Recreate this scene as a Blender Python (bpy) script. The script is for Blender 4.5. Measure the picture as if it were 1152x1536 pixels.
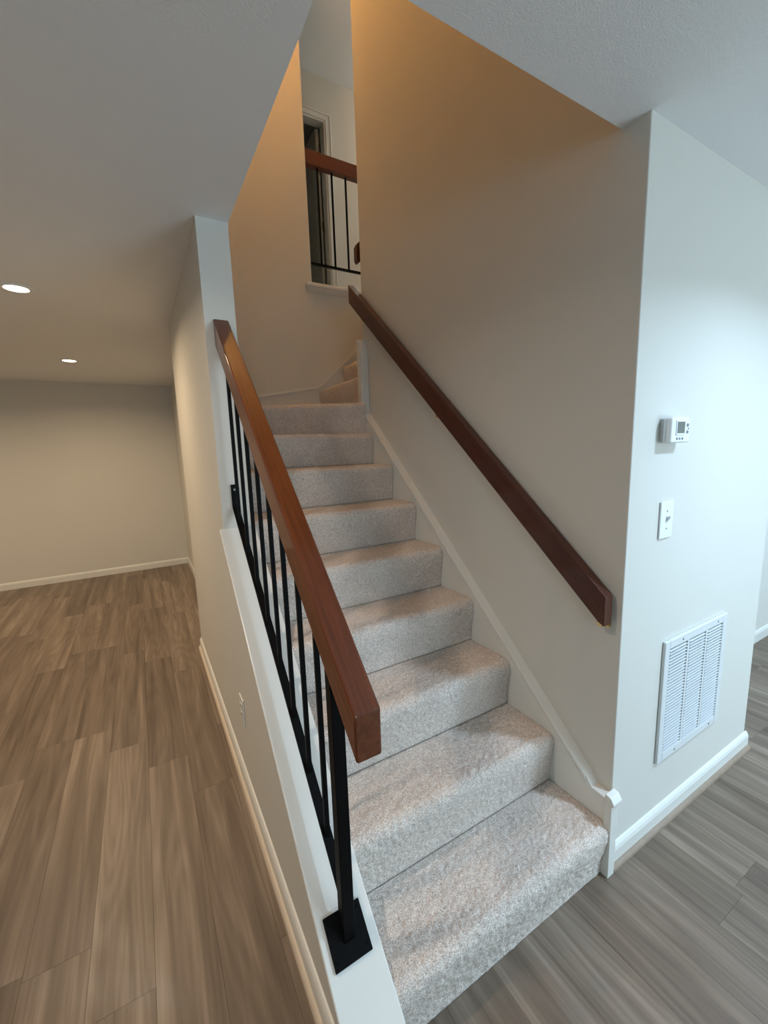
import bpy, bmesh, math, random
import numpy as np
from mathutils import Vector, Matrix
random.seed(7)
rng = np.random.default_rng(7)
scene = bpy.context.scene
for o in list(bpy.data.objects):
    bpy.data.objects.remove(o)
C = scene.collection

# ------------------------------------------------------------------ camera
cam_d = bpy.data.cameras.new('camera')
cam_d.sensor_fit = 'VERTICAL'
cam_d.sensor_height = 36.0
cam_d.lens = 624.23 / 1536 * 36.0
cam_d.clip_start = 0.02
cam = bpy.data.objects.new('camera', cam_d)
C.objects.link(cam)
YAW, PITCH, ROLL = 0.52419, -0.15396, -0.03220
fw = Vector((math.sin(YAW) * math.cos(PITCH), math.cos(YAW) * math.cos(PITCH), math.sin(PITCH)))
rt = Vector((math.cos(YAW), -math.sin(YAW), 0))
up = rt.cross(fw)
rt2 = rt * math.cos(ROLL) + up * math.sin(ROLL)
up2 = up * math.cos(ROLL) - rt * math.sin(ROLL)
M = Matrix((rt2, up2, -fw)).transposed().to_4x4()
M.translation = Vector((-0.3973, -0.7312, 1.5205))
cam.matrix_world = M
scene.camera = cam

# ------------------------------------------------------------------ world, view
world = bpy.data.worlds.new('world')
scene.world = world
world.use_nodes = True
bg = world.node_tree.nodes['Background']
bg.inputs['Color'].default_value = (0.64, 0.85, 1.0, 1)
bg.inputs['Strength'].default_value = 5.5
vs = scene.view_settings
vs.view_transform = 'Standard'
vs.look = 'None'
vs.gamma = 1.0
vs.use_curve_mapping = False
vs.exposure = 0.26

P_COOL, P_COOL2, P_WARM, P_STAIR, P_HALL, P_NEAR = 20.5, 28.0, 12.6, 16.5, 16.0, 9.5
COL_COOL = (0.55, 0.77, 1)
COL_COOL2 = (0.5, 0.72, 1)
COL_WARM = (1, 0.755, 0.49)
COL_STAIR = (1, 0.41, 0.05)
COL_HALL = (1, 0.96, 0.82)
COL_NEAR = (1, 0.86, 0.74)

# sky light portals in the added door and window openings behind the viewer
for nm, px, pz, sw_, sh_ in (('added_door_daylight', 2.85, 1.04, 2.7, 2.05), ('added_window_daylight', -1.10, 1.475, 1.4, 1.05)):
    pd = bpy.data.lights.new(nm, 'AREA')
    pd.shape = 'RECTANGLE'; pd.size = sw_; pd.size_y = sh_
    pd.cycles.is_portal = True
    po = bpy.data.objects.new(nm, pd)
    C.objects.link(po)
    po.location = (px, -3.69, pz)
    po.rotation_euler = (math.radians(-90), 0, math.radians(180))

# ------------------------------------------------------------------ dimensions
H = 2.409          # lower ceiling
UF = 2.842         # upper floor
UC = 5.25          # upper ceiling
RH, RD = 0.203, 0.2262
WX = 0.912         # right stair wall face
SKX = 0.872        # skirt face
T = 0.12           # half wall thickness
YC = 1.1057        # column front
YF = 2.65          # far stairwell wall
YE = 2.697
YW = 1.731         # end of right stair wall
SL = 0.8975

# ------------------------------------------------------------------ materials
MATS = {}
def new_mat(name):
    m = bpy.data.materials.new(name); m.use_nodes = True
    MATS[name] = m
    nt = m.node_tree
    return m, nt, nt.nodes['Principled BSDF']

def plain(name, col, rough=0.5, noise=0.0, scale=60.0, bump=0.0, bscale=200.0, metal=0.0, coat=0.0, spec=0.5):
    m, nt, b = new_mat(name)
    b.inputs['Base Color'].default_value = (*col, 1)
    b.inputs['Roughness'].default_value = rough
    b.inputs['Metallic'].default_value = metal
    b.inputs['Specular IOR Level'].default_value = spec
    if coat:
        b.inputs['Coat Weight'].default_value = coat
        b.inputs['Coat Roughness'].default_value = 0.12
    tc = nt.nodes.new('ShaderNodeTexCoord')
    if noise:
        n = nt.nodes.new('ShaderNodeTexNoise'); n.inputs['Scale'].default_value = scale
        n.inputs['Detail'].default_value = 4
        nt.links.new(tc.outputs['Object'], n.inputs['Vector'])
        mr = nt.nodes.new('ShaderNodeMapRange')
        mr.inputs[3].default_value = 1 - noise; mr.inputs[4].default_value = 1 + noise
        nt.links.new(n.outputs['Fac'], mr.inputs[0])
        mx = nt.nodes.new('ShaderNodeMix'); mx.data_type = 'RGBA'; mx.blend_type = 'MULTIPLY'
        mx.inputs[0].default_value = 1
        mx.inputs[6].default_value = (*col, 1)
        nt.links.new(mr.outputs[0], mx.inputs[7])
        nt.links.new(mx.outputs[2], b.inputs['Base Color'])
    if bump:
        n2 = nt.nodes.new('ShaderNodeTexNoise'); n2.inputs['Scale'].default_value = bscale
        n2.inputs['Detail'].default_value = 3
        nt.links.new(tc.outputs['Object'], n2.inputs['Vector'])
        bp = nt.nodes.new('ShaderNodeBump'); bp.inputs['Strength'].default_value = bump
        bp.inputs['Distance'].default_value = 0.004
        nt.links.new(n2.outputs['Fac'], bp.inputs['Height'])
        nt.links.new(bp.outputs[0], b.inputs['Normal'])
    return m

plain('paint', (0.655, 0.635, 0.58), 0.62, noise=0.015, scale=3, bump=0.06, bscale=160)
plain('ceiling_paint', (0.85, 0.86, 0.86), 0.85, bump=0.35, bscale=220)
plain('trim_paint', (0.74, 0.73, 0.68), 0.32, noise=0.02, scale=12, bump=0.04, bscale=90)
plain('plastic_white', (0.80, 0.82, 0.82), 0.35)
plain('plastic_side', (0.66, 0.66, 0.66), 0.4)
plain('metal_white', (0.70, 0.72, 0.72), 0.35, bump=0.03)
plain('vent_dark', (0.10, 0.10, 0.11), 0.8)
plain('black_iron', (0.003, 0.003, 0.003), 0.5, noise=0.3, scale=50, bump=0.12, bscale=120, spec=0.08)
plain('screen_grey', (0.16, 0.17, 0.15), 0.25)
plain('button_grey', (0.22, 0.24, 0.27), 0.5)
plain('brass', (0.75, 0.55, 0.25), 0.25, metal=1.0)
plain('bronze', (0.08, 0.05, 0.03), 0.4, metal=0.6)
plain('door_paint', (0.42, 0.43, 0.38), 0.45)
plain('screw_grey', (0.25, 0.25, 0.26), 0.4, metal=0.7)
plain('slot_dark', (0.05, 0.045, 0.04), 0.6)

def rail_wood(name, c1, c2):
    m, nt, b = new_mat(name)
    tc = nt.nodes.new('ShaderNodeTexCoord')
    mp = nt.nodes.new('ShaderNodeMapping')
    mp.inputs['Scale'].default_value = (40, 1.4, 40)
    mr = nt.nodes.new('ShaderNodeMapping')
    mr.inputs['Rotation'].default_value = (math.radians(-41.5), 0, 0)
    nt.links.new(tc.outputs['Object'], mr.inputs['Vector'])
    nt.links.new(mr.outputs[0], mp.inputs['Vector'])
    n = nt.nodes.new('ShaderNodeTexNoise'); n.inputs['Scale'].default_value = 3.0
    n.inputs['Detail'].default_value = 8; n.inputs['Roughness'].default_value = 0.65
    nt.links.new(mp.outputs[0], n.inputs['Vector'])
    cr = nt.nodes.new('ShaderNodeValToRGB')
    cr.color_ramp.elements[0].position = 0.3; cr.color_ramp.elements[0].color = (*c1, 1)
    cr.color_ramp.elements[1].position = 0.75; cr.color_ramp.elements[1].color = (*c2, 1)
    nt.links.new(n.outputs['Fac'], cr.inputs[0])
    nt.links.new(cr.outputs[0], b.inputs['Base Color'])
    b.inputs['Roughness'].default_value = 0.5
    b.inputs['Specular IOR Level'].default_value = 0.15
    b.inputs['Coat Weight'].default_value = 0.7
    b.inputs['Coat Roughness'].default_value = 0.09
    n2 = nt.nodes.new('ShaderNodeTexNoise'); n2.inputs['Scale'].default_value = 35
    nt.links.new(tc.outputs['Object'], n2.inputs['Vector'])
    bp = nt.nodes.new('ShaderNodeBump'); bp.inputs['Strength'].default_value = 0.03
    bp.inputs['Distance'].default_value = 0.004
    nt.links.new(n2.outputs['Fac'], bp.inputs['Height'])
    nt.links.new(bp.outputs[0], b.inputs['Coat Normal'])
    return m
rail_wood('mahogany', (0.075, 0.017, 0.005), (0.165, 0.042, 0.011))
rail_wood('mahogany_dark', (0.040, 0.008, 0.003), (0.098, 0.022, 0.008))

def carpet_mat():
    m, nt, b = new_mat('carpet')
    tc = nt.nodes.new('ShaderNodeTexCoord')
    n = nt.nodes.new('ShaderNodeTexNoise'); n.inputs['Scale'].default_value = 260
    n.inputs['Detail'].default_value = 5; n.inputs['Roughness'].default_value = 0.7
    n3 = nt.nodes.new('ShaderNodeTexNoise'); n3.inputs['Scale'].default_value = 9
    n3.inputs['Detail'].default_value = 3
    for x in (n, n3): nt.links.new(tc.outputs['Object'], x.inputs['Vector'])
    cr = nt.nodes.new('ShaderNodeValToRGB')
    cr.color_ramp.elements[0].position = 0.38; cr.color_ramp.elements[0].color = (0.40, 0.34, 0.295, 1)
    cr.color_ramp.elements[1].position = 0.62; cr.color_ramp.elements[1].color = (0.90, 0.80, 0.72, 1)
    nt.links.new(n.outputs['Fac'], cr.inputs[0])
    mr = nt.nodes.new('ShaderNodeMapRange'); mr.inputs[3].default_value = 0.86; mr.inputs[4].default_value = 1.14
    nt.links.new(n3.outputs['Fac'], mr.inputs[0])
    mx = nt.nodes.new('ShaderNodeMix'); mx.data_type = 'RGBA'; mx.blend_type = 'MULTIPLY'; mx.inputs[0].default_value = 1
    nt.links.new(cr.outputs[0], mx.inputs[6]); nt.links.new(mr.outputs[0], mx.inputs[7])
    nt.links.new(mx.outputs[2], b.inputs['Base Color'])
    b.inputs['Roughness'].default_value = 0.95
    b.inputs['Specular IOR Level'].default_value = 0.1
    b.inputs['Sheen Weight'].default_value = 0.15
    b.inputs['Sheen Roughness'].default_value = 0.5
    n2 = nt.nodes.new('ShaderNodeTexNoise'); n2.inputs['Scale'].default_value = 330; n2.inputs['Detail'].default_value = 3
    nt.links.new(tc.outputs['Object'], n2.inputs['Vector'])
    bp = nt.nodes.new('ShaderNodeBump'); bp.inputs['Strength'].default_value = 0.75; bp.inputs['Distance'].default_value = 0.004
    nt.links.new(n2.outputs['Fac'], bp.inputs['Height']); nt.links.new(bp.outputs[0], b.inputs['Normal'])
carpet_mat()

def plank_mat():
    m, nt, b = new_mat('plank_wood')
    L = nt.links.new
    tc = nt.nodes.new('ShaderNodeTexCoord')
    oi = nt.nodes.new('ShaderNodeObjectInfo')
    geo = nt.nodes.new('ShaderNodeNewGeometry')
    mul = nt.nodes.new('ShaderNodeMath'); mul.operation = 'MULTIPLY'; mul.inputs[1].default_value = 57.0
    L(oi.outputs['Random'], mul.inputs[0])
    cmb = nt.nodes.new('ShaderNodeCombineXYZ')
    L(mul.outputs[0], cmb.inputs[0]); L(mul.outputs[0], cmb.inputs[1]); L(mul.outputs[0], cmb.inputs[2])
    add = nt.nodes.new('ShaderNodeVectorMath'); add.operation = 'ADD'
    L(geo.outputs['Position'], add.inputs[0]); L(cmb.outputs[0], add.inputs[1])
    # broad streaks along the board
    mp = nt.nodes.new('ShaderNodeMapping'); mp.inputs['Scale'].default_value = (16, 0.75, 1)
    L(add.outputs[0], mp.inputs['Vector'])
    n1 = nt.nodes.new('ShaderNodeTexNoise'); n1.inputs['Scale'].default_value = 1.0; n1.inputs['Detail'].default_value = 3
    n1.inputs['Distortion'].default_value = 0.6
    L(mp.outputs[0], n1.inputs['Vector'])
    # cathedral grain: bands of a stretched, distorted field
    mp2 = nt.nodes.new('ShaderNodeMapping'); mp2.inputs['Scale'].default_value = (7, 0.55, 1)
    L(add.outputs[0], mp2.inputs['Vector'])
    n2 = nt.nodes.new('ShaderNodeTexNoise'); n2.inputs['Scale'].default_value = 1.0; n2.inputs['Detail'].default_value = 1.0
    L(mp2.outputs[0], n2.inputs['Vector'])
    m2 = nt.nodes.new('ShaderNodeMath'); m2.operation = 'MULTIPLY'; m2.inputs[1].default_value = 90
    L(n2.outputs['Fac'], m2.inputs[0])
    sn = nt.nodes.new('ShaderNodeMath'); sn.operation = 'SINE'; L(m2.outputs[0], sn.inputs[0])
    # fine fibre
    mp3 = nt.nodes.new('ShaderNodeMapping'); mp3.inputs['Scale'].default_value = (130, 4, 1)
    L(add.outputs[0], mp3.inputs['Vector'])
    n3 = nt.nodes.new('ShaderNodeTexNoise'); n3.inputs['Scale'].default_value = 1.0; n3.inputs['Detail'].default_value = 4
    L(mp3.outputs[0], n3.inputs['Vector'])
    # value = .5*n1 + .03*sin + .2*n3 + .28*random
    def mad(a, k, c=None, cc=0.0):
        x = nt.nodes.new('ShaderNodeMath'); x.operation = 'MULTIPLY_ADD'
        L(a, x.inputs[0]); x.inputs[1].default_value = k
        if c is None: x.inputs[2].default_value = cc
        else: L(c, x.inputs[2])
        return x.outputs[0]
    v = mad(n1.outputs['Fac'], 0.85, None, -0.17)
    v = mad(sn.outputs[0], 0.04, v)
    v = mad(n3.outputs['Fac'], 0.22, v)
    v = mad(oi.outputs['Random'], 0.22, v)
    cr = nt.nodes.new('ShaderNodeValToRGB')
    e = cr.color_ramp.elements
    e[0].position = 0.22; e[0].color = (0.098, 0.068, 0.048, 1)
    e[1].position = 0.80; e[1].color = (0.34, 0.268, 0.204, 1)
    mid = cr.color_ramp.elements.new(0.5); mid.color = (0.186, 0.138, 0.100, 1)
    L(v, cr.inputs[0]); L(cr.outputs[0], b.inputs['Base Color'])
    b.inputs['Roughness'].default_value = 0.42
    b.inputs['Specular IOR Level'].default_value = 0.4
    bp = nt.nodes.new('ShaderNodeBump'); bp.inputs['Strength'].default_value = 0.08; bp.inputs['Distance'].default_value = 0.002
    L(n3.outputs['Fac'], bp.inputs['Height']); L(bp.outputs[0], b.inputs['Normal'])
plank_mat()

def emit_mat(name, col, strength):
    m, nt, b = new_mat(name)
    b.inputs['Base Color'].default_value = (0.9, 0.9, 0.9, 1)
    b.inputs['Emission Color'].default_value = (*col, 1)
    b.inputs['Emission Strength'].default_value = strength
emit_mat('lens_warm', (1.0, 0.86, 0.68), 9.0)
emit_mat('lens_cool', (0.9, 0.96, 1.0), 9.0)
emit_mat('globe_warm', (1.0, 0.66, 0.32), 14.0)

# ------------------------------------------------------------------ helpers
def add_box(bm, a, b):
    x0, y0, z0 = a; x1, y1, z1 = b
    v = [bm.verts.new(p) for p in ((x0,y0,z0),(x1,y0,z0),(x1,y1,z0),(x0,y1,z0),(x0,y0,z1),(x1,y0,z1),(x1,y1,z1),(x0,y1,z1))]
    for f in ((0,3,2,1),(4,5,6,7),(0,1,5,4),(1,2,6,5),(2,3,7,6),(3,0,4,7)):
        bm.faces.new([v[i] for i in f])

def prism(bm, pts, axis, lo, hi):
    """extrude a polygon given in the two other axes along axis"""
    def mk(p, s):
        if axis == 'x': return (s, p[0], p[1])
        if axis == 'y': return (p[0], s, p[1])
        return (p[0], p[1], s)
    a = [bm.verts.new(mk(p, lo)) for p in pts]
    b = [bm.verts.new(mk(p, hi)) for p in pts]
    n = len(pts)
    bm.faces.new(a); bm.faces.new(b[::-1])
    for i in range(n):
        bm.faces.new([a[i], b[i], b[(i+1) % n], a[(i+1) % n]])

def lathe(bm, prof, c, seg=32, axis='z'):
    rings = []
    for r, h in prof:
        ring = []
        for i in range(seg):
            t = 2*math.pi*i/seg
            p = (r*math.cos(t), r*math.sin(t), h)
            if axis == 'y': p = (p[0], p[2], p[1])
            if axis == 'x': p = (p[2], p[0], p[1])
            ring.append(bm.verts.new(Vector(c)+Vector(p)))
        rings.append(ring)
    for a, b in zip(rings, rings[1:]):
        for i in range(seg):
            bm.faces.new([a[i], a[(i+1) % seg], b[(i+1) % seg], b[i]])
    bm.faces.new(rings[0][::-1]); bm.faces.new(rings[-1])

def obj(name, bm, mat, parent=None, bevel=0.0, smooth=False, seg=2):
    bmesh.ops.recalc_face_normals(bm, faces=bm.faces)
    me = bpy.data.meshes.new(name); bm.to_mesh(me); bm.free()
    if mat: me.materials.append(MATS[mat])
    o = bpy.data.objects.new(name, me); C.objects.link(o)
    if parent is not None: o.parent = parent
    if smooth:
        for p in me.polygons: p.use_smooth = True
    if bevel:
        md = o.modifiers.new('bevel', 'BEVEL'); md.width = bevel; md.segments = seg; md.limit_method = 'ANGLE'
        md.angle_limit = math.radians(30); md.harden_normals = False
    return o

def boxes(name, lst, mat, parent=None, bevel=0.0, **k):
    bm = bmesh.new()
    for a, b in lst: add_box(bm, a, b)
    return obj(name, bm, mat, parent, bevel, **k)

def pr(name, pts, axis, lo, hi, mat, parent=None, bevel=0.0, **k):
    bm = bmesh.new(); prism(bm, pts, axis, lo, hi)
    return obj(name, bm, mat, parent, bevel, **k)

def thing(name, label, cat, group=None, loc=(0, 0, 0)):
    o = bpy.data.objects.new(name, None); C.objects.link(o)
    o.location = loc; o.empty_display_size = 0.05
    return tag(o, label, cat, group)

def tag(o, label, cat, group=None):
    o['label'] = label; o['category'] = cat
    if group: o['group'] = group
    return o

def struct(o, label=None, cat=None):
    o['kind'] = 'structure'
    if label: o['label'] = label
    if cat: o['category'] = cat
    return o

# ------------------------------------------------------------------ room shell
# floor: slab plus individually laid planks
XL, XR, YB, YR = -4.2, 5.0, -3.6, 5.60
floor = struct(boxes('floor', [((XL-.1, YB-.1, -0.06), (XR+.1, YR+.1, -0.004))], 'plank_wood'),
               'grey brown wood look plank floor', 'floor')
PW = 0.1715
PL = 1.22
known = {-4: 1.69, -3: 1.455, -2: 1.17, -5: 1.91, -1: 1.62}
def lay(x0, x1, y0, y1):
    k0 = math.floor(x0/PW + 1e-6); k1 = math.ceil(x1/PW - 1e-6)
    for k in range(k0, k1):
        a, b = max(x0, k*PW), min(x1, (k+1)*PW)
        if b-a < 0.012: continue
        ph = known.get(k, random.Random(k*31+5).uniform(0, PL))
        n = math.floor((y0-ph)/PL)
        y = ph+n*PL
        while y < y1:
            c0, c1 = max(y, y0), min(y+PL, y1)
            if c1-c0 > 0.02:
                g = 0.00015
                L, Wd = c1-c0-2*g, b-a-2*g
                bm = bmesh.new()
                add_box(bm, (-Wd/2, -L/2, -0.008), (Wd/2, L/2, 0))
                top = [e for e in bm.edges if all(abs(v.co.z) < 1e-6 for v in e.verts)]
                bmesh.ops.bevel(bm, geom=top, offset=0.0005, segments=1, affect='EDGES')
                o = obj('plank', bm, 'plank_wood', floor)
                o.location = ((a+b)/2, (c0+c1)/2, 0)
            y += PL
lay(-3.087, -T, -1.3, YR)
lay(-T, XR, -1.3, 0.0)
lay(2.031, XR, 0.0, 0.42)

ceiling = struct(boxes('ceiling', [((XL-.1, YB-.1, H), (0, YR+.1, UF)),
                                   ((0, YB-.1, H), (XR+.1, 0, UF)),
                                   ((0, 0, H), (WX, 0.0827, UF)),
                                   ((2.031, 0, H), (XR+.1, 0.42, UF)),
                                   ((0, YE, H), (XR+.1, YR+.1, UF))], 'ceiling_paint'),
                 'white textured ceiling around the stair opening', 'ceiling')

# half wall that becomes the full wall beside the stairs
CAPZ = 0.21
wall_l = struct(pr('wall_stair_left', [(-0.040, 0), (-0.040, CAPZ-0.040*SL-0.016), (YC, CAPZ+YC*SL-0.016), (YC, H), (YE, H), (YE, 0)],
                   'x', -T, 0, 'paint'), 'half wall with sloped top turning into full wall beside the stairs', 'wall')
cap = pr('cap_board', [(-0.052, CAPZ-0.052*SL), (YC, CAPZ+YC*SL), (YC, CAPZ+YC*SL-0.018), (-0.052, CAPZ-0.052*SL-0.018)],
         'x', -0.137, 0.0115, 'trim_paint', wall_l, bevel=0.004, seg=3)
cap['label'] = 'white painted sloping cap board'
pr('end_board', [(-0.052, 0), (-0.052, CAPZ-0.052*SL-0.018), (-0.040, CAPZ-0.040*SL-0.018), (-0.040, 0)],
   'x', -0.1205, 0.0005, 'trim_paint', wall_l, bevel=0.002)

# solid core: right stair wall + thermostat wall + recessed wall beyond
wall_r = struct(pr('wall_stair_right', [(WX, 0), (2.031, 0), (2.031, 0.42), (XR, 0.42), (XR, YW), (WX, YW)], 'z', 0, UC, 'paint', bevel=0.004),
                'pale grey wall block between the stairs and the thermostat side', 'wall')
struct(pr('wall_stair_far', [(0, 0), (XR, 0), (XR, UF-0.034), (0.955, UF-0.034), (0.955, UC), (0, UC)], 'y', YF, YE, 'paint', bevel=0.003),
       'far stairwell wall with opening to the upper hall', 'wall')
struct(boxes('wall_recess', [((0.057, YE, 0), (0.15, YR, H))], 'paint'), 'short recessed wall past the stair wall', 'wall')
struct(boxes('wall_far', [((XL-.1, YR, 0), (0.15, YR+.1, H))], 'paint'), 'far wall of the room with recessed lights', 'wall')
struct(boxes('wall_left', [((XL-.1, YB, 0), (XL, YR, H))], 'paint'), 'outer wall of the room', 'wall')
struct(boxes('wall_right', [((XR, YB, 0), (XR+.1, YW, H))], 'paint'), 'outer wall past the thermostat side', 'wall')
DX0, DX1, DH = 1.50, 4.20, 2.06
WN0, WN1, WZ0, WZ1 = -1.80, -0.40, 0.95, 2.00
struct(boxes('wall_back', [((XL-.1, YB-.1, 0), (WN0, YB, H)), ((WN1, YB-.1, 0), (DX0, YB, H)), ((WN0, YB-.1, 0), (WN1, YB, WZ0)), ((WN0, YB-.1, WZ1), (WN1, YB, H)), ((DX1, YB-.1, 0), (XR+.1, YB, H)), ((DX0, YB-.1, DH), (DX1, YB, H))], 'paint'),
       'back wall with added door and window openings for daylight', 'wall')
# patio door frame added behind the viewer to let daylight in
added_door = struct(boxes('added_door_2', [((DX0, YB-.09, 0), (DX0+.06, YB-.01, DH)), ((DX1-.06, YB-.09, 0), (DX1, YB-.01, DH)),
                                ((DX0+.06, YB-.09, DH-.06), (DX1-.06, YB-.01, DH)), ((2.82, YB-.09, 0), (2.88, YB-.01, DH-.06))], 'trim_paint'),
               'added unseen white framed patio door opening for daylight', 'door')
struct(boxes('added_window_1', [((WN0, YB-.09, WZ0), (WN0+.05, YB-.02, WZ1)), ((WN1-.05, YB-.09, WZ0), (WN1, YB-.02, WZ1)), ((WN0+.05, YB-.09, WZ1-.05), (WN1-.05, YB-.02, WZ1)),  # window added out of view as cool fill for column, cap and ceiling
                          ((WN0+.05, YB-.09, WZ0), (WN1-.05, YB-.02, WZ0+.05)), ((-1.12, YB-.09, WZ0+.05), (-1.08, YB-.02, WZ1-.05))], 'trim_paint'),
       'added unseen white framed window giving cool fill to the stairs', 'window')
# upper storey shell
struct(boxes('wall_upper_left', [((-T, 0, UF), (0, YE, UC))], 'paint'), 'upper stairwell side wall', 'wall')
struct(boxes('wall_upper_front', [((0, 0, UF), (WX, 0.0827, UC))], 'paint'), 'upper stairwell front wall', 'wall')
struct(boxes('ceiling_upper', [((-0.7, -0.1, UC), (XR+.1, 5.7, UC+.1))], 'ceiling_paint'), 'upper hall ceiling', 'ceiling')
HY = 3.72
HX0, HX1, HZ = 0.84, 1.62, 4.865
struct(boxes('wall_hall_back', [((-0.7, HY, UF), (HX0, HY+.1, UC)), ((HX1, HY, UF), (XR+.1, HY+.1, UC)), ((HX0, HY, HZ), (HX1, HY+.1, UC))], 'paint'),
       'upper hall wall with a doorway', 'wall')
struct(boxes('wall_hall_side', [((-0.7, YE, UF), (-0.6, 5.6, UC)), ((XR, 0.42, UF), (XR+.1, 5.6, UC)), ((-0.7, 5.6, UF), (XR+.1, 5.7, UC))], 'paint'),
       'upper hall end walls', 'wall')
struct(boxes('wall_hall_front', [((-0.6, YE-.047, UF), (-T, YE, UC))], 'paint'), 'upper hall wall behind the stairwell', 'wall')

# ------------------------------------------------------------------ baseboards and trim
def base_profile(h=0.085, t=0.014):
    return [(0, 0), (t, 0), (t, h*0.72), (t*0.75, h*0.86), (t*0.4, h*0.96), (0, h)]
plain('shoe_wood', (0.30, 0.225, 0.165), 0.4, noise=0.2, scale=30)
plain('shoe_beige', (0.62, 0.52, 0.41), 0.4, noise=0.05, scale=30)
def baseboard_y(name, label, xf, s, lo, hi, shoe):
    bm = bmesh.new()
    v = [[bm.verts.new((xf+s*d, y, z)) for d, z in base_profile()] for y in (lo, hi)]
    n = len(v[0])
    bm.faces.new(v[0]); bm.faces.new(v[1][::-1])
    for i in range(n): bm.faces.new([v[0][i], v[1][i], v[1][(i+1) % n], v[0][(i+1) % n]])
    o = struct(obj(name, bm, 'trim_paint'), label, 'baseboard')
    if shoe:
        bm = bmesh.new()
        q = [(xf+s*0.014, 0)]+[(xf+s*(0.014+0.014*math.cos(i*math.pi/12)), 0.019*math.sin(i*math.pi/12)) for i in range(7)]
        v = [[bm.verts.new((x, y, z)) for x, z in q] for y in (lo, hi)]
        n = len(q)
        bm.faces.new(v[0]); bm.faces.new(v[1][::-1])
        for i in range(n): bm.faces.new([v[0][i], v[1][i], v[1][(i+1) % n], v[0][(i+1) % n]])
        obj('shoe_moulding', bm, shoe, o)
    return o
def baseboard_x(name, label, yf, s, lo, hi, shoe):
    bm = bmesh.new()
    prism(bm, [(yf+s*d, z) for d, z in base_profile()], 'x', lo, hi)
    o = struct(obj(name, bm, 'trim_paint'), label, 'baseboard')
    if shoe:
        bm = bmesh.new()
        prism(bm, [(yf+s*0.014, 0)]+[(yf+s*(0.014+0.014*math.cos(i*math.pi/12)), 0.019*math.sin(i*math.pi/12)) for i in range(7)], 'x', lo+(0.006 if yf == 0 else 0), hi)
        obj('shoe_moulding', bm, shoe, o)
    return o
baseboard_y('baseboard_half_wall', 'white baseboard along the half wall with the outlet', -T, -1, -0.052, YE, 'shoe_beige')
baseboard_y('baseboard_recess', 'short white baseboard on the recessed wall', 0.057, -1, YE, YR-0.014, None)
baseboard_x('baseboard_far', 'white baseboard along the far wall of the room', YR, -1, XL, 0.057, None)
baseboard_x('baseboard_thermostat', 'white baseboard with brown shoe moulding below the return vent', 0.0, -1, 0.902, 2.031+0.014, 'shoe_wood')
baseboard_y('baseboard_corner', 'white baseboard return around the wall end', 2.031, 1, 0.0, 0.406, None)
baseboard_x('baseboard_right', 'white baseboard on the wall past the corner', 0.42, -1, 2.045, XR, None)

# right skirt board beside the treads
SKS, SK0 = 0.885, 0.265
skirt = struct(pr('trim_1', [(-0.012, 0), (-0.012, 0.296), (0.050, 0.300), (0.075, SK0+0.075*SKS), (1.672, SK0+1.672*SKS), (1.672, 1.25), (0.30, 0)],
                  'x', SKX+0.001, WX, 'trim_paint', bevel=0.0), 'white sloping skirt board beside the carpeted steps', 'trim')
bm = bmesh.new()
for lo, hi, dx in ((-0.016, 0.002, 0.006), (-0.034, -0.024, 0.003)):
    prism(bm, [(0.075, SK0+0.075*SKS+lo), (1.668, SK0+1.668*SKS+lo), (1.668, SK0+1.668*SKS+hi), (0.075, SK0+0.075*SKS+hi)], 'x', SKX-dx, SKX+0.004)
obj('skirt_bead', bm, 'trim_paint', skirt, bevel=0.002)
boxes('skirt_end', [((0.866, -0.028, 0), (0.904, -0.0005, 0.296))], 'trim_paint', skirt, bevel=0.002)
pr('skirt_end_cap', [(-0.030, 0.286), (-0.037, 0.292), (-0.037, 0.300), (-0.026, 0.318), (-0.006, 0.324), (-0.0005, 0.286)], 'x', 0.862, 0.912, 'trim_paint', skirt, bevel=0.003)
# upright end trim where the skirt meets the turn
newel = pr('turn_upright', [(1.672, 1.40), (1.672, 2.13), (1.690, 2.185), (1.742, 2.20), (1.742, 1.40)], 'x', SKX-0.004, WX, 'trim_paint', skirt, bevel=0.004)
boxes('turn_bead', [((SKX-0.010, 1.684, 1.55), (SKX-0.003, 1.698, 2.14))], 'trim_paint', newel, bevel=0.003)
# skirt on the far wall rising with the winders
FS = [(0.0, 1.868), (0.975, 2.043), (2.2, 2.043+1.225*0.8975)]
sk2 = struct(pr('trim_2', [(0.0, 1.55)]+FS+[(2.2, 2.5), (1.2, 1.7)], 'y', YF-0.018, YF-0.0005, 'trim_paint'), 'white skirt board on the far wall rising round the turn', 'trim')
bm = bmesh.new()
for lo, hi, dy in ((-0.016, 0.004, 0.012), (-0.036, -0.028, 0.003)):
    for p, q in zip(FS, FS[1:]):
        prism(bm, [(p[0], p[1]+lo), (q[0], q[1]+lo), (q[0], q[1]+hi), (p[0], p[1]+hi)], 'y', YF-0.018-dy, YF-0.012)
obj('skirt_bead', bm, 'trim_paint', sk2)
# floor nosing along the upper hall opening
nos = struct(boxes('trim_3', [((0.895, YF-0.045, UF-0.030), (4.9, YE+0.02, UF))], 'trim_paint', bevel=0.008, seg=3), 'white nosing ledge under the upper hall railing', 'trim')
pr('cove_moulding', [(YF-0.030, UF-0.0305), (YF-0.022, UF-0.046), (YF-0.006, UF-0.056), (YF-0.0005, UF-0.056), (YF-0.0005, UF-0.0305)], 'x', 0.905, 4.9, 'trim_paint', nos)

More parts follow.
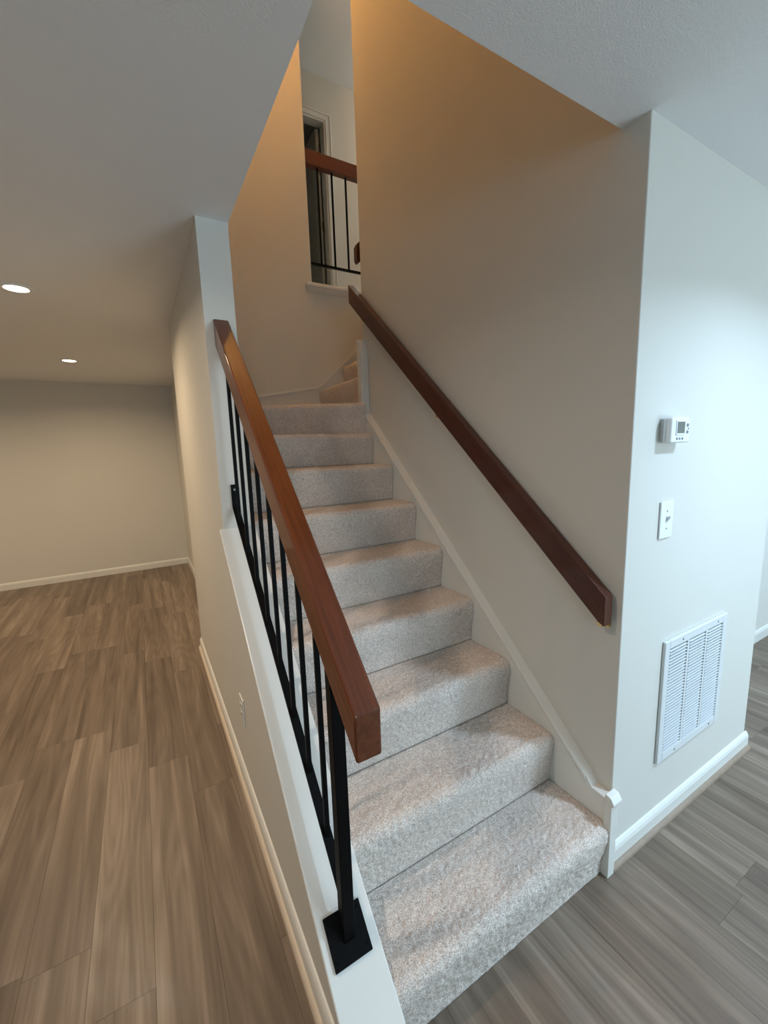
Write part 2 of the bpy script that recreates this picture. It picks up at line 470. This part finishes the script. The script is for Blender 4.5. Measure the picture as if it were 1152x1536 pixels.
# ------------------------------------------------------------------ carpeted staircase
stairs = thing('staircase', 'beige carpeted staircase climbing to a right hand turn', 'staircase', loc=(0.44, 0, 0))
SX = 0.44
def smooth_noise(shape, k):
    a = rng.standard_normal(shape)
    for ax in (0, 1):
        acc = np.zeros_like(a)
        for s in range(-k, k+1): acc += np.roll(a, s, ax)
        a = acc/(2*k+1)
    return a/a.std()
def step(F0, F1, back, zl, zt, res, amp, over=0.020):
    """F0-F1 front line of the riser, back(u)-> point at the tread's rear edge"""
    F0, F1 = np.array(F0, float), np.array(F1, float)
    d = F1-F0; Lr = np.hypot(*d); d = d/Lr
    n = np.array([d[1], -d[0]])                      # outward (towards the lower step)
    nu = max(8, int(Lr/res))
    us = np.linspace(0, 1, nu+1)
    # riser and nose outline in (out, z)
    r = 0.034
    zr = zt-r
    m = max(4, int((zr-zl)/res))
    pts = [(0.0, zl)]
    pts += [(over*(lambda q: q*q*(3-2*q))(i/m)**1.25, zl+(zr-zl)*i/m) for i in range(1, m+1)]
    m = max(5, int(0.055/res))
    pts += [(over-r+r*math.cos(a), zt-r+r*math.sin(a)) for a in [math.pi/2*i/m for i in range(1, m+1)]]
    prof = np.array(pts)
    o_end = prof[-1, 0]
    nt_ = max(6, int(0.24/res))
    rows = []
    for u in us:
        f = F0+d*Lr*u
        front = np.column_stack([f[0]+n[0]*prof[:, 0], f[1]+n[1]*prof[:, 0], prof[:, 1]])
        s = front[-1, :2]; b = np.array(back(u))
        t = np.linspace(0, 1, nt_+1)[1:, None]
        tread = np.column_stack([s+(b-s)*t, np.full(nt_, zt)])
        rows.append(np.vstack([front, tread]))
    V = np.array(rows)                                  # nu+1, m, 3
    du = np.gradient(V, axis=0); dv = np.gradient(V, axis=1)
    N = np.cross(dv, du); N /= np.linalg.norm(N, axis=2, keepdims=True)+1e-9
    k = len(prof)
    if N[nu//2, k+2, 2] < 0: N = -N
    dis = amp*(0.7*smooth_noise(V.shape[:2], 1)+0.22*smooth_noise(V.shape[:2], 5))
    taper = np.ones(V.shape[:2]); taper[:, 0] = 0; taper[:, -1] = 0
    # pile rolls down into the crease at the back of each tread and at the bottom of the riser
    V = V+N*(dis*taper)[..., None]
    V[:, -1, 2] -= 0.002
    V[..., 0] = np.maximum(V[..., 0], 0.0012)
    nm = V.shape[1]
    verts = V.reshape(-1, 3)
    idx = np.arange((nu+1)*nm).reshape(nu+1, nm)
    q = np.stack([idx[:-1, :-1], idx[1:, :-1], idx[1:, 1:], idx[:-1, 1:]], -1).reshape(-1, 4)
    # underside: straight down from the tread's rear edge to the riser foot level
    base = len(verts)
    low = V[:, -1].copy(); low[:, 2] = zl-0.0
    verts = np.vstack([verts, low])
    li = base+np.arange(nu+1)
    q2 = np.stack([idx[:-1, -1], idx[1:, -1], li[1:], li[:-1]], -1)
    q3 = np.stack([li[:-1], li[1:], idx[1:, 0], idx[:-1, 0]], -1)
    faces = [tuple(int(j) for j in f) for f in np.vstack([q, q2, q3])]
    faces.append(tuple(int(j) for j in list(idx[0])+[li[0]]))
    faces.append(tuple(int(j) for j in [li[-1]]+list(idx[-1])[::-1]))
    verts = verts-np.array([SX, 0, 0])
    me = bpy.data.meshes.new('step'); me.from_pydata(verts.tolist(), [], faces)
    bm = bmesh.new(); bm.from_mesh(me); bmesh.ops.recalc_face_normals(bm, faces=bm.faces); bm.to_mesh(me); bm.free()
    for p in me.polygons: p.use_smooth = True
    me.materials.append(MATS['carpet'])
    o = bpy.data.objects.new('step', me); C.objects.link(o); o.parent = stairs
    return o
zs = {k: RH*k for k in range(0, 8)}
zs.update({8: 1.610, 9: 1.806, 10: 2.012, 11: 2.218, 12: 2.426, 13: 2.634})
X0, X1 = 0.0015, SKX
for k in range(1, 8):
    y = (k-1)*RD
    res, amp = ((0.0040, 0.0017) if k <= 3 else (0.0052, 0.0016) if k <= 5 else (0.007, 0.0012))
    yb = y+RD+0.001
    step((X0, y), (X1, y), lambda u, yb=yb: (X0+(X1-X0)*u, yb), zs[k-1], zs[k], res, amp, over=0.024 if k == 1 else 0.018)
Y9 = 1.662
step((X0, 7*RD), (X1, 7*RD), lambda u: (X0+(X1-X0)*u, Y9+(X1-(X0+(X1-X0)*u))*0.577), zs[7], zs[8], 0.008, 0.0012, over=0.018)
def back9(u):
    # rear edge follows the far wall and then riser ten
    if u < 0.55: return (X0+(0.975-X0)*u/0.55, YF-0.019)
    return (0.975, YF-0.019+(1.745-YF+0.019)*(u-0.55)/0.45)
step((X0, Y9+(X1-X0)*0.577), (X1, Y9), back9, zs[8], zs[9], 0.009, 0.0012, over=0.018)
for k in range(10, 14):
    x = 0.975+(k-10)*RD
    step((x, YF-0.019), (x, YW+0.003), lambda u, x=x: (x+RD, YF-0.019+(YW+0.003-YF+0.019)*u), zs[k-1], zs[k], 0.010, 0.0012, over=0.018)

# ------------------------------------------------------------------ left balustrade
bal = thing('stair_balustrade', 'mahogany handrail on black iron balusters standing on the half wall', 'railing', loc=(-0.06, 0, 0))
def child(o, parent):
    o.parent = parent
    o.matrix_parent_inverse = Matrix.Translation(parent.location).inverted()
    return o
def rail_prism(name, y0, y1, ztop, sl, hgt, x0, x1, parent, foot=0.0, bev=0.0045, mat='mahogany'):
    a = ztop+sl*y0; b = ztop+sl*y1
    pts = [(y0, a), (y1, b), (y1, b-hgt), (y0+foot, a+sl*foot-hgt)]
    if foot: pts.append((y0, a-hgt+sl*foot*0.45))
    o = pr(name, pts, 'x', x0, x1, mat, None, bevel=bev, seg=3)
    return child(o, parent)
RT = 1.053
rail_prism('handrail', -0.056, YC-0.001, RT, SL, 0.104, -0.0885, -0.029, bal)
BZ = 0.312
bx0, bx1 = -0.0775, -0.0515
bmid = (bx0+bx1)/2
o = pr('bottom_bar', [(0.108, BZ+0.108*SL), (YC-0.012, BZ+(YC-0.012)*SL), (YC-0.012, 1.386), (YC-0.001, 1.386), (YC-0.001, BZ+(YC-0.001)*SL-0.013), (0.108, BZ+0.108*SL-0.013)],
       'x', bx0, bx1, 'black_iron', None, bevel=0.0015)
child(o, bal)
bm = bmesh.new(); lathe(bm, [(0.0055, 0), (0.0045, -0.003)], (bmid, YC-0.0125, 1.365), 12, 'y')
child(obj('bar_screw', bm, 'screw_grey'), bal)
bme = None
hw = 0.0063
for i in range(8):
    y = 1.035-0.1185*i
    bm = bmesh.new()
    # sloping top and bottom so that both ends sit on the bar and the rail
    vb = [bm.verts.new((bmid+sx*hw, sy*hw, (BZ-0.003)+sl_*SL*0+(sy*hw)*SL+zz)) for zz, sl_ in ((0, 0), (RT-0.104-BZ+0.006, 0)) for sx, sy in ((-1, -1), (1, -1), (1, 1), (-1, 1))]
    for f in ((0,3,2,1),(4,5,6,7),(0,1,5,4),(1,2,6,5),(2,3,7,6),(3,0,4,7)): bm.faces.new([vb[j] for j in f])
    if bme is None:
        o = obj('baluster', bm, 'black_iron', None, bevel=0.001); bme = o.data
    else:
        bm.free(); o = bpy.data.objects.new('baluster', bme); C.objects.link(o)
        md = o.modifiers.new('bevel', 'BEVEL'); md.width = 0.001; md.segments = 2
    o.location = (0, y, y*SL)
    child(o, bal)
# end post with its sloping base plate
PX, PY, PH = -0.0655, 0.098, 0.0158
b0, t0 = CAPZ+0.004, RT-0.104+0.004
bm = bmesh.new()
vb = [bm.verts.new((PX+sx*PH, PY+sy*PH, z+(PY+sy*PH)*SL)) for z in (b0, t0) for sx, sy in ((-1, -1), (1, -1), (1, 1), (-1, 1))]
for f in ((0,3,2,1),(4,5,6,7),(0,1,5,4),(1,2,6,5),(2,3,7,6),(3,0,4,7)): bm.faces.new([vb[j] for j in f])
post = child(obj('end_post', bm, 'black_iron', None, bevel=0.002), bal)
plate = child(pr('base_plate', [(0.058, CAPZ+0.058*SL+0.0003), (0.136, CAPZ+0.136*SL+0.0003), (0.136-0.004, CAPZ+0.136*SL+0.008), (0.058-0.004, CAPZ+0.058*SL+0.008)], 'x', -0.117, -0.016, 'black_iron', None, bevel=0.0015), bal)
for sx in (-1, 1):
    for yy in (0.068, 0.124):
        bm = bmesh.new()
        lathe(bm, [(0.005, 0.006), (0.005, 0.010), (0.003, 0.012)], (-0.0665+sx*0.040, yy, CAPZ+yy*SL), 10)
        child(obj('plate_screw', bm, 'black_iron'), bal)

# ------------------------------------------------------------------ wall handrail on the right
hr = thing('wall_handrail', 'dark mahogany handrail mounted on the wall above the steps', 'handrail', loc=(0.88, 0, 0))
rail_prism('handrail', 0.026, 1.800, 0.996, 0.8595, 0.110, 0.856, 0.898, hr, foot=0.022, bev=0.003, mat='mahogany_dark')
for y in (0.050, 0.92, 1.66):
    zb = 0.996+0.8595*y-0.110
    bm = bmesh.new()
    lathe(bm, [(0.016, 0.0), (0.016, -0.003), (0.009, -0.006)], (WX-0.0003, y, zb-0.020), 16, 'x')
    add_box(bm, (0.876, y-0.004, zb-0.024), (WX-0.003, y+0.004, zb-0.016))
    add_box(bm, (0.870, y-0.010, zb-0.020), (0.886, y+0.010, zb-0.004+0.0))
    child(obj('bracket', bm, 'brass', None, bevel=0.001), hr)
# handrail of the upper flight, on the back of the same wall
hr2 = thing('wall_handrail', 'end of a mahogany handrail past the wall edge below the upper railing', 'handrail', loc=(0.93, 1.8, 2.6))
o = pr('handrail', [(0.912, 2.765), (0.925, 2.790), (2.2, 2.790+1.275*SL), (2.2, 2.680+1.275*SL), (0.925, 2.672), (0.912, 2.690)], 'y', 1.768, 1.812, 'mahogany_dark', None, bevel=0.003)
child(o, hr2)
for x in (1.1, 1.9):
    child(boxes('bracket', [((x-.01, YW, 2.62+(x-.925)*SL), (x+.01, 1.79, 2.64+(x-.925)*SL)), ((x-.01, 1.78, 2.62+(x-.925)*SL), (x+.01, 1.80, 2.69+(x-.925)*SL))], 'brass'), hr2)

# ------------------------------------------------------------------ upper hall railing
ur = thing('hall_balustrade', 'mahogany top rail on thin black balusters along the upper hall opening', 'railing', loc=(1.5, 2.70, UF))
RY = 2.695
child(boxes('handrail', [((0.956, RY-.03, 3.732), (4.88, RY+.03, 3.835))], 'mahogany', bevel=0.005, seg=3), ur)
child(boxes('bottom_bar', [((0.956, RY-.013, 3.008), (4.88, RY+.013, 3.022))], 'black_iron'), ur)
bme = None
for i in range(26):
    x = 1.069+0.1235*i
    if bme is None:
        o = boxes('baluster', [((-.0063, -.0063, 0), (.0063, .0063, 0.716))], 'black_iron'); bme = o.data
    else:
        o = bpy.data.objects.new('baluster', bme); C.objects.link(o)
    o.location = (x, RY, 3.020); child(o, ur)
for x in (2.0, 3.6):
    child(boxes('post', [((x-.016, RY-.016, UF), (x+.016, RY+.016, 3.735))], 'black_iron'), ur)

# ------------------------------------------------------------------ upper hall door
d1 = bpy.data.objects.new('door_1', None); C.objects.link(d1); d1.location = (HX1, HY, UF)
struct(d1, 'open door and white casing in the upper hall', 'door')
CW = 0.058
cz = boxes('door_casing', [((HX1, HY-.014, UF), (HX1+CW, HY-.0005, HZ+CW)), ((HX0-CW, HY-.014, UF), (HX0, HY-.0005, HZ+CW)), ((HX0, HY-.014, HZ), (HX1, HY-.0005, HZ+CW))], 'trim_paint')
child(cz, d1)
child(boxes('casing_bead', [((HX1+CW-.016, HY-.022, UF), (HX1+CW, HY-.014, HZ+CW)), ((HX0-CW, HY-.022, HZ+CW-.016), (HX1+CW-.016, HY-.014, HZ+CW))], 'trim_paint', bevel=0.003), d1)
child(boxes('door_jamb', [((HX1-.018, HY-.001, UF), (HX1-.0005, HY+.101, HZ-.018)), ((HX0+.0005, HY-.001, UF), (HX0+.018, HY+.101, HZ-.018)), ((HX0+.0005, HY-.001, HZ-.018), (HX1-.0005, HY+.101, HZ-.0005))], 'trim_paint'), d1)
leaf = child(boxes('door_leaf', [((HX1-.066, HY+.112, UF+.012), (HX1-.030, HY+.86, HZ-.022))], 'door_paint', bevel=0.002), d1)
bm = bmesh.new()
for z0, z1 in ((UF+.20, UF+.95), (UF+1.08, UF+1.88)):
    for ya, yb in ((HY+.20, HY+.44), (HY+.54, HY+.78)):
        add_box(bm, (HX1-.070, ya, z0), (HX1-.0655, yb, z1))
o = obj('panel', bm, 'door_paint', None, bevel=0.004); child(o, d1)
for z in (4.66, 3.91, 3.10):
    child(boxes('hinge', [((HX1-.032, HY+.098, z-.045), (HX1-.017, HY+.116, z+.045))], 'bronze', bevel=0.003), d1)

# ------------------------------------------------------------------ thermostat, switch, vent, outlet
th = thing('thermostat', 'white thermostat with small grey screen on the pale wall', 'thermostat', loc=(1.117, 0, 1.546))
TX0, TX1, TZ0, TZ1 = 1.058, 1.176, 1.505, 1.588
child(boxes('back_plate', [((TX0+.004, -0.010, TZ0+.004), (TX1-.004, -0.0003, TZ1-.004))], 'plastic_side', bevel=0.003), th)
bm = bmesh.new()
top = [(TX0+(TX1-TX0)*i/12, TZ1-0.004+0.005*math.sin(math.pi*i/12)) for i in range(13)]
prism(bm, [(TX0, TZ0), (TX1, TZ0)]+top[::-1], 'y', -0.038, -0.010)
body = child(obj('body', bm, 'plastic_white', None, bevel=0.006, seg=3), th)
child(boxes('seam', [((TX0-.0006, -0.0225, TZ0+.004), (TX0+.002, -0.0205, TZ1-.008))], 'plastic_side'), th)
sx0, sx1, sz0, sz1 = TX0+.030, TX0+.076, TZ0+.030, TZ0+.066
child(boxes('screen_bezel', [((sx0-.005, -0.0405, sz0-.006), (sx0, -0.0375, sz1+.005)), ((sx1, -0.0405, sz0-.006), (sx1+.005, -0.0375, sz1+.005)),
                             ((sx0, -0.0405, sz1), (sx1, -0.0375, sz1+.005)), ((sx0, -0.0405, sz0-.006), (sx1, -0.0375, sz0))], 'plastic_white', bevel=0.001), th)
child(boxes('screen', [((sx0, -0.0388, sz0), (sx1, -0.0378, sz1))], 'screen_grey'), th)
for i in range(3):
    bm = bmesh.new(); cx, cz_ = TX0+.036+.017*i, TZ0+.013
    prism(bm, [(cx-.004, cz_-.004), (cx+.004, cz_), (cx-.004, cz_+.004)], 'y', -0.0400, -0.0378)
    child(obj('button', bm, 'button_grey'), th)
for zz in (TZ0+.056, TZ0+.034):
    child(boxes('button', [((TX0+.092, -0.0398, zz-.005), (TX0+.103, -0.0378, zz+.005))], 'button_grey', bevel=0.002), th)
child(boxes('button', [((TX0+.100, -0.0398, TZ0+.043), (TX0+.106, -0.0378, TZ0+.047))], 'button_grey'), th)
child(boxes('maker_mark', [((TX0+.045, -0.0383, TZ0+.0755), (TX0+.068, -0.0378, TZ0+.0768))], 'plastic_side'), th)

sw = thing('light_switch', 'white toggle light switch below the thermostat', 'light switch', loc=(1.134, 0, 1.246))
child(boxes('plate', [((1.094, -0.007, 1.182), (1.174, -0.0003, 1.310))], 'plastic_white', bevel=0.003, seg=3), sw)
child(boxes('toggle_slot', [((1.1285, -0.0078, 1.234), (1.1395, -0.0068, 1.258))], 'plastic_side'), sw)
child(pr('toggle', [(-0.007, 1.238), (-0.019, 1.254), (-0.019, 1.262), (-0.007, 1.255)], 'x', 1.130, 1.138, 'plastic_white', None, bevel=0.001), sw)
for z in (1.276, 1.216):
    bm = bmesh.new(); lathe(bm, [(0.0032, -0.0068), (0.0032, -0.0078), (0.002, -0.0083)], (1.134, 0, z), 10, 'y')
    child(obj('screw', bm, 'screw_grey'), sw)

vt = thing('return_vent', 'white louvered return air vent low on the thermostat wall', 'vent', loc=(1.43, 0, 0.54))
VX0, VX1, VZ0, VZ1 = 1.183, 1.676, 0.290, 0.786
fb = 0.034
cols = []
iw = (VX1-VX0-2*fb)
mw = 0.014
cw = (iw-2*mw)/3
bm = bmesh.new()
yf, yb = -0.012, -0.0003
add_box(bm, (VX0, yf, VZ0), (VX0+fb, yb, VZ1)); add_box(bm, (VX1-fb, yf, VZ0), (VX1, yb, VZ1))
add_box(bm, (VX0+fb, yf, VZ1-fb), (VX1-fb, yb, VZ1)); add_box(bm, (VX0+fb, yf, VZ0), (VX1-fb, yb, VZ0+fb))
child(obj('frame', bm, 'metal_white', None, bevel=0.003), vt)
child(boxes('backing', [((VX0+fb, -0.0025, VZ0+fb), (VX1-fb, -0.0006, VZ1-fb))], 'vent_dark'), vt)
for j in (1, 2):
    xa = VX0+fb+cw*j+mw*(j-1)
    child(boxes('mullion', [((xa, -0.0105, VZ0+fb), (xa+mw, -0.0025, VZ1-fb))], 'metal_white'), vt)
NL = 34
pit = (VZ1-VZ0-2*fb)/NL
bm = bmesh.new()
prism(bm, [(-0.0035, pit*0.32), (-0.0045, pit*0.40), (-0.0125, pit*0.24), (-0.0125, pit*0.12)], 'x', 0.002, cw-0.005)
lo0 = obj('louver', bm, 'metal_white'); lme = lo0.data
first = True
for j in range(3):
    for i in range(NL):
        o = lo0 if first else bpy.data.objects.new('louver', lme)
        if not first: C.objects.link(o)
        first = False
        o.location = (VX0+fb+j*(cw+mw), 0, VZ0+fb+i*pit)
        child(o, vt)
for x in (VX0+.125, VX1-.085):
    for z in (VZ0+fb/2, VZ1-fb/2):
        bm = bmesh.new(); lathe(bm, [(0.0042, -0.0118), (0.0042, -0.0132), (0.0025, -0.014)], (x, 0, z), 12, 'y')
        child(obj('screw', bm, 'screw_grey'), vt)

ot = thing('wall_outlet', 'beige duplex outlet low on the half wall', 'outlet', loc=(-T, 1.035, 0.41))
child(boxes('plate', [((-T-.006, 0.995, 0.350), (-T-.0003, 1.071, 0.472))], 'trim_paint', bevel=0.0025, seg=3), ot)
for z in (0.391, 0.431):
    r = child(boxes('receptacle', [((-T-.0085, 1.017, z-.015), (-T-.006, 1.049, z+.015))], 'trim_paint', bevel=0.002), ot)
    s = boxes('slots', [((-T-.0090, 1.025, z-.004), (-T-.0084, 1.0275, z+.007)), ((-T-.0090, 1.0385, z-.004), (-T-.0084, 1.041, z+.007))], 'slot_dark')
    s.parent = r; 
bm = bmesh.new(); lathe(bm, [(0.003, 0.0058), (0.003, 0.0068), (0.002, 0.0072)][::1], (0, 0, 0), 10, 'x')
for v in bm.verts: v.co = Vector((-T-v.co.x, 1.033+v.co.y, 0.411+v.co.z))
child(obj('screw', bm, 'screw_grey'), ot)

# ------------------------------------------------------------------ lamps
def downlight(x, y, power, col, lens, label, group=None, r=0.052, z=H, spread=160):
    t = thing('recessed_light', label, 'ceiling light', group, (x, y, z))
    bm = bmesh.new()
    seg = 40
    prof = [(r, -0.0005), (r, -0.004), (r+0.006, -0.007), (r+0.020, -0.005), (r+0.024, -0.0005)]
    rings = [[bm.verts.new((a*math.cos(2*math.pi*i/seg), a*math.sin(2*math.pi*i/seg), h)) for i in range(seg)] for a, h in prof]
    for a, b in zip(rings, rings[1:]+rings[:1]):
        for i in range(seg): bm.faces.new([a[i], a[(i+1) % seg], b[(i+1) % seg], b[i]])
    obj('trim_ring', bm, 'plastic_white', t, smooth=True)
    bm = bmesh.new(); lathe(bm, [(r, -0.0008), (r, -0.0035), (r*0.6, -0.0042)], (0, 0, 0), seg)
    obj('lens', bm, lens, t)
    ld = bpy.data.lights.new('downlight', 'AREA'); ld.shape = 'DISK'; ld.size = 2*r; ld.energy = power; ld.color = col
    ld.spread = math.radians(spread)
    lo = bpy.data.objects.new('downlight', ld); C.objects.link(lo); lo.parent = t; lo.location = (0, 0, -0.010)
    return t
downlight(-0.86, 4.20, P_WARM, COL_WARM, 'lens_warm', 'small lit recessed ceiling light close to the far wall')
downlight(-0.86, 2.25, P_WARM, COL_WARM, 'lens_warm', 'lit recessed ceiling light beside the stair wall, farther from the far wall')
downlight(-2.80, 4.20, P_WARM, COL_WARM, 'lens_warm', 'added unseen recessed light of an outer row, lighting the far wall')  # outer row is added out of view to even the far wall
downlight(-2.80, 2.25, P_WARM, COL_WARM, 'lens_warm', 'added unseen recessed light of an outer row, mid room')  # second added light of the unseen outer row
downlight(-0.86, 0.30, P_NEAR, COL_NEAR, 'lens_warm', 'added unseen recessed fill light over the plank floor by the half wall')  # added out of view, warm fill for cap and treads
downlight(1.52, -0.92, P_COOL, COL_COOL, 'lens_cool', 'cool white ceiling light in front of the thermostat wall', r=0.07, spread=138)
downlight(3.40, -0.80, P_COOL2, COL_COOL2, 'lens_cool', 'added unseen cool white fill light past the thermostat wall', r=0.07)  # added out of view to light the floor on the right

def globe(x, y, z, power, col, label, mat):
    t = thing('ceiling_lamp', label, 'ceiling lamp', None, (x, y, z))
    bm = bmesh.new(); lathe(bm, [(0.07, 0), (0.075, -0.02), (0.05, -0.03)], (0, 0, 0), 32)
    obj('canopy', bm, 'brass', t, smooth=False)
    bm = bmesh.new(); lathe(bm, [(0.05, -0.03)]+[(0.11*math.sin(a), -0.03-0.055+0.055*math.cos(a)) for a in [math.pi*i/12 for i in range(3, 12)]]+[(0.006, -0.14)], (0, 0, 0), 32)
    obj('shade', bm, mat, t, smooth=True)
    ld = bpy.data.lights.new('lamp_light', 'POINT'); ld.energy = power; ld.color = col; ld.shadow_soft_size = 0.09
    lo = bpy.data.objects.new('lamp_light', ld); C.objects.link(lo); lo.parent = t; lo.location = (0, 0, -0.26)
globe(0.34, 1.95, UC, P_STAIR, COL_STAIR, 'warm globe ceiling lamp above the stair turn', 'globe_warm')
globe(3.2, 3.2, UC, P_HALL, COL_HALL, 'added unseen ceiling lamp brightening the upper hall', 'lens_warm')  # lamp added beyond the view to light the hall
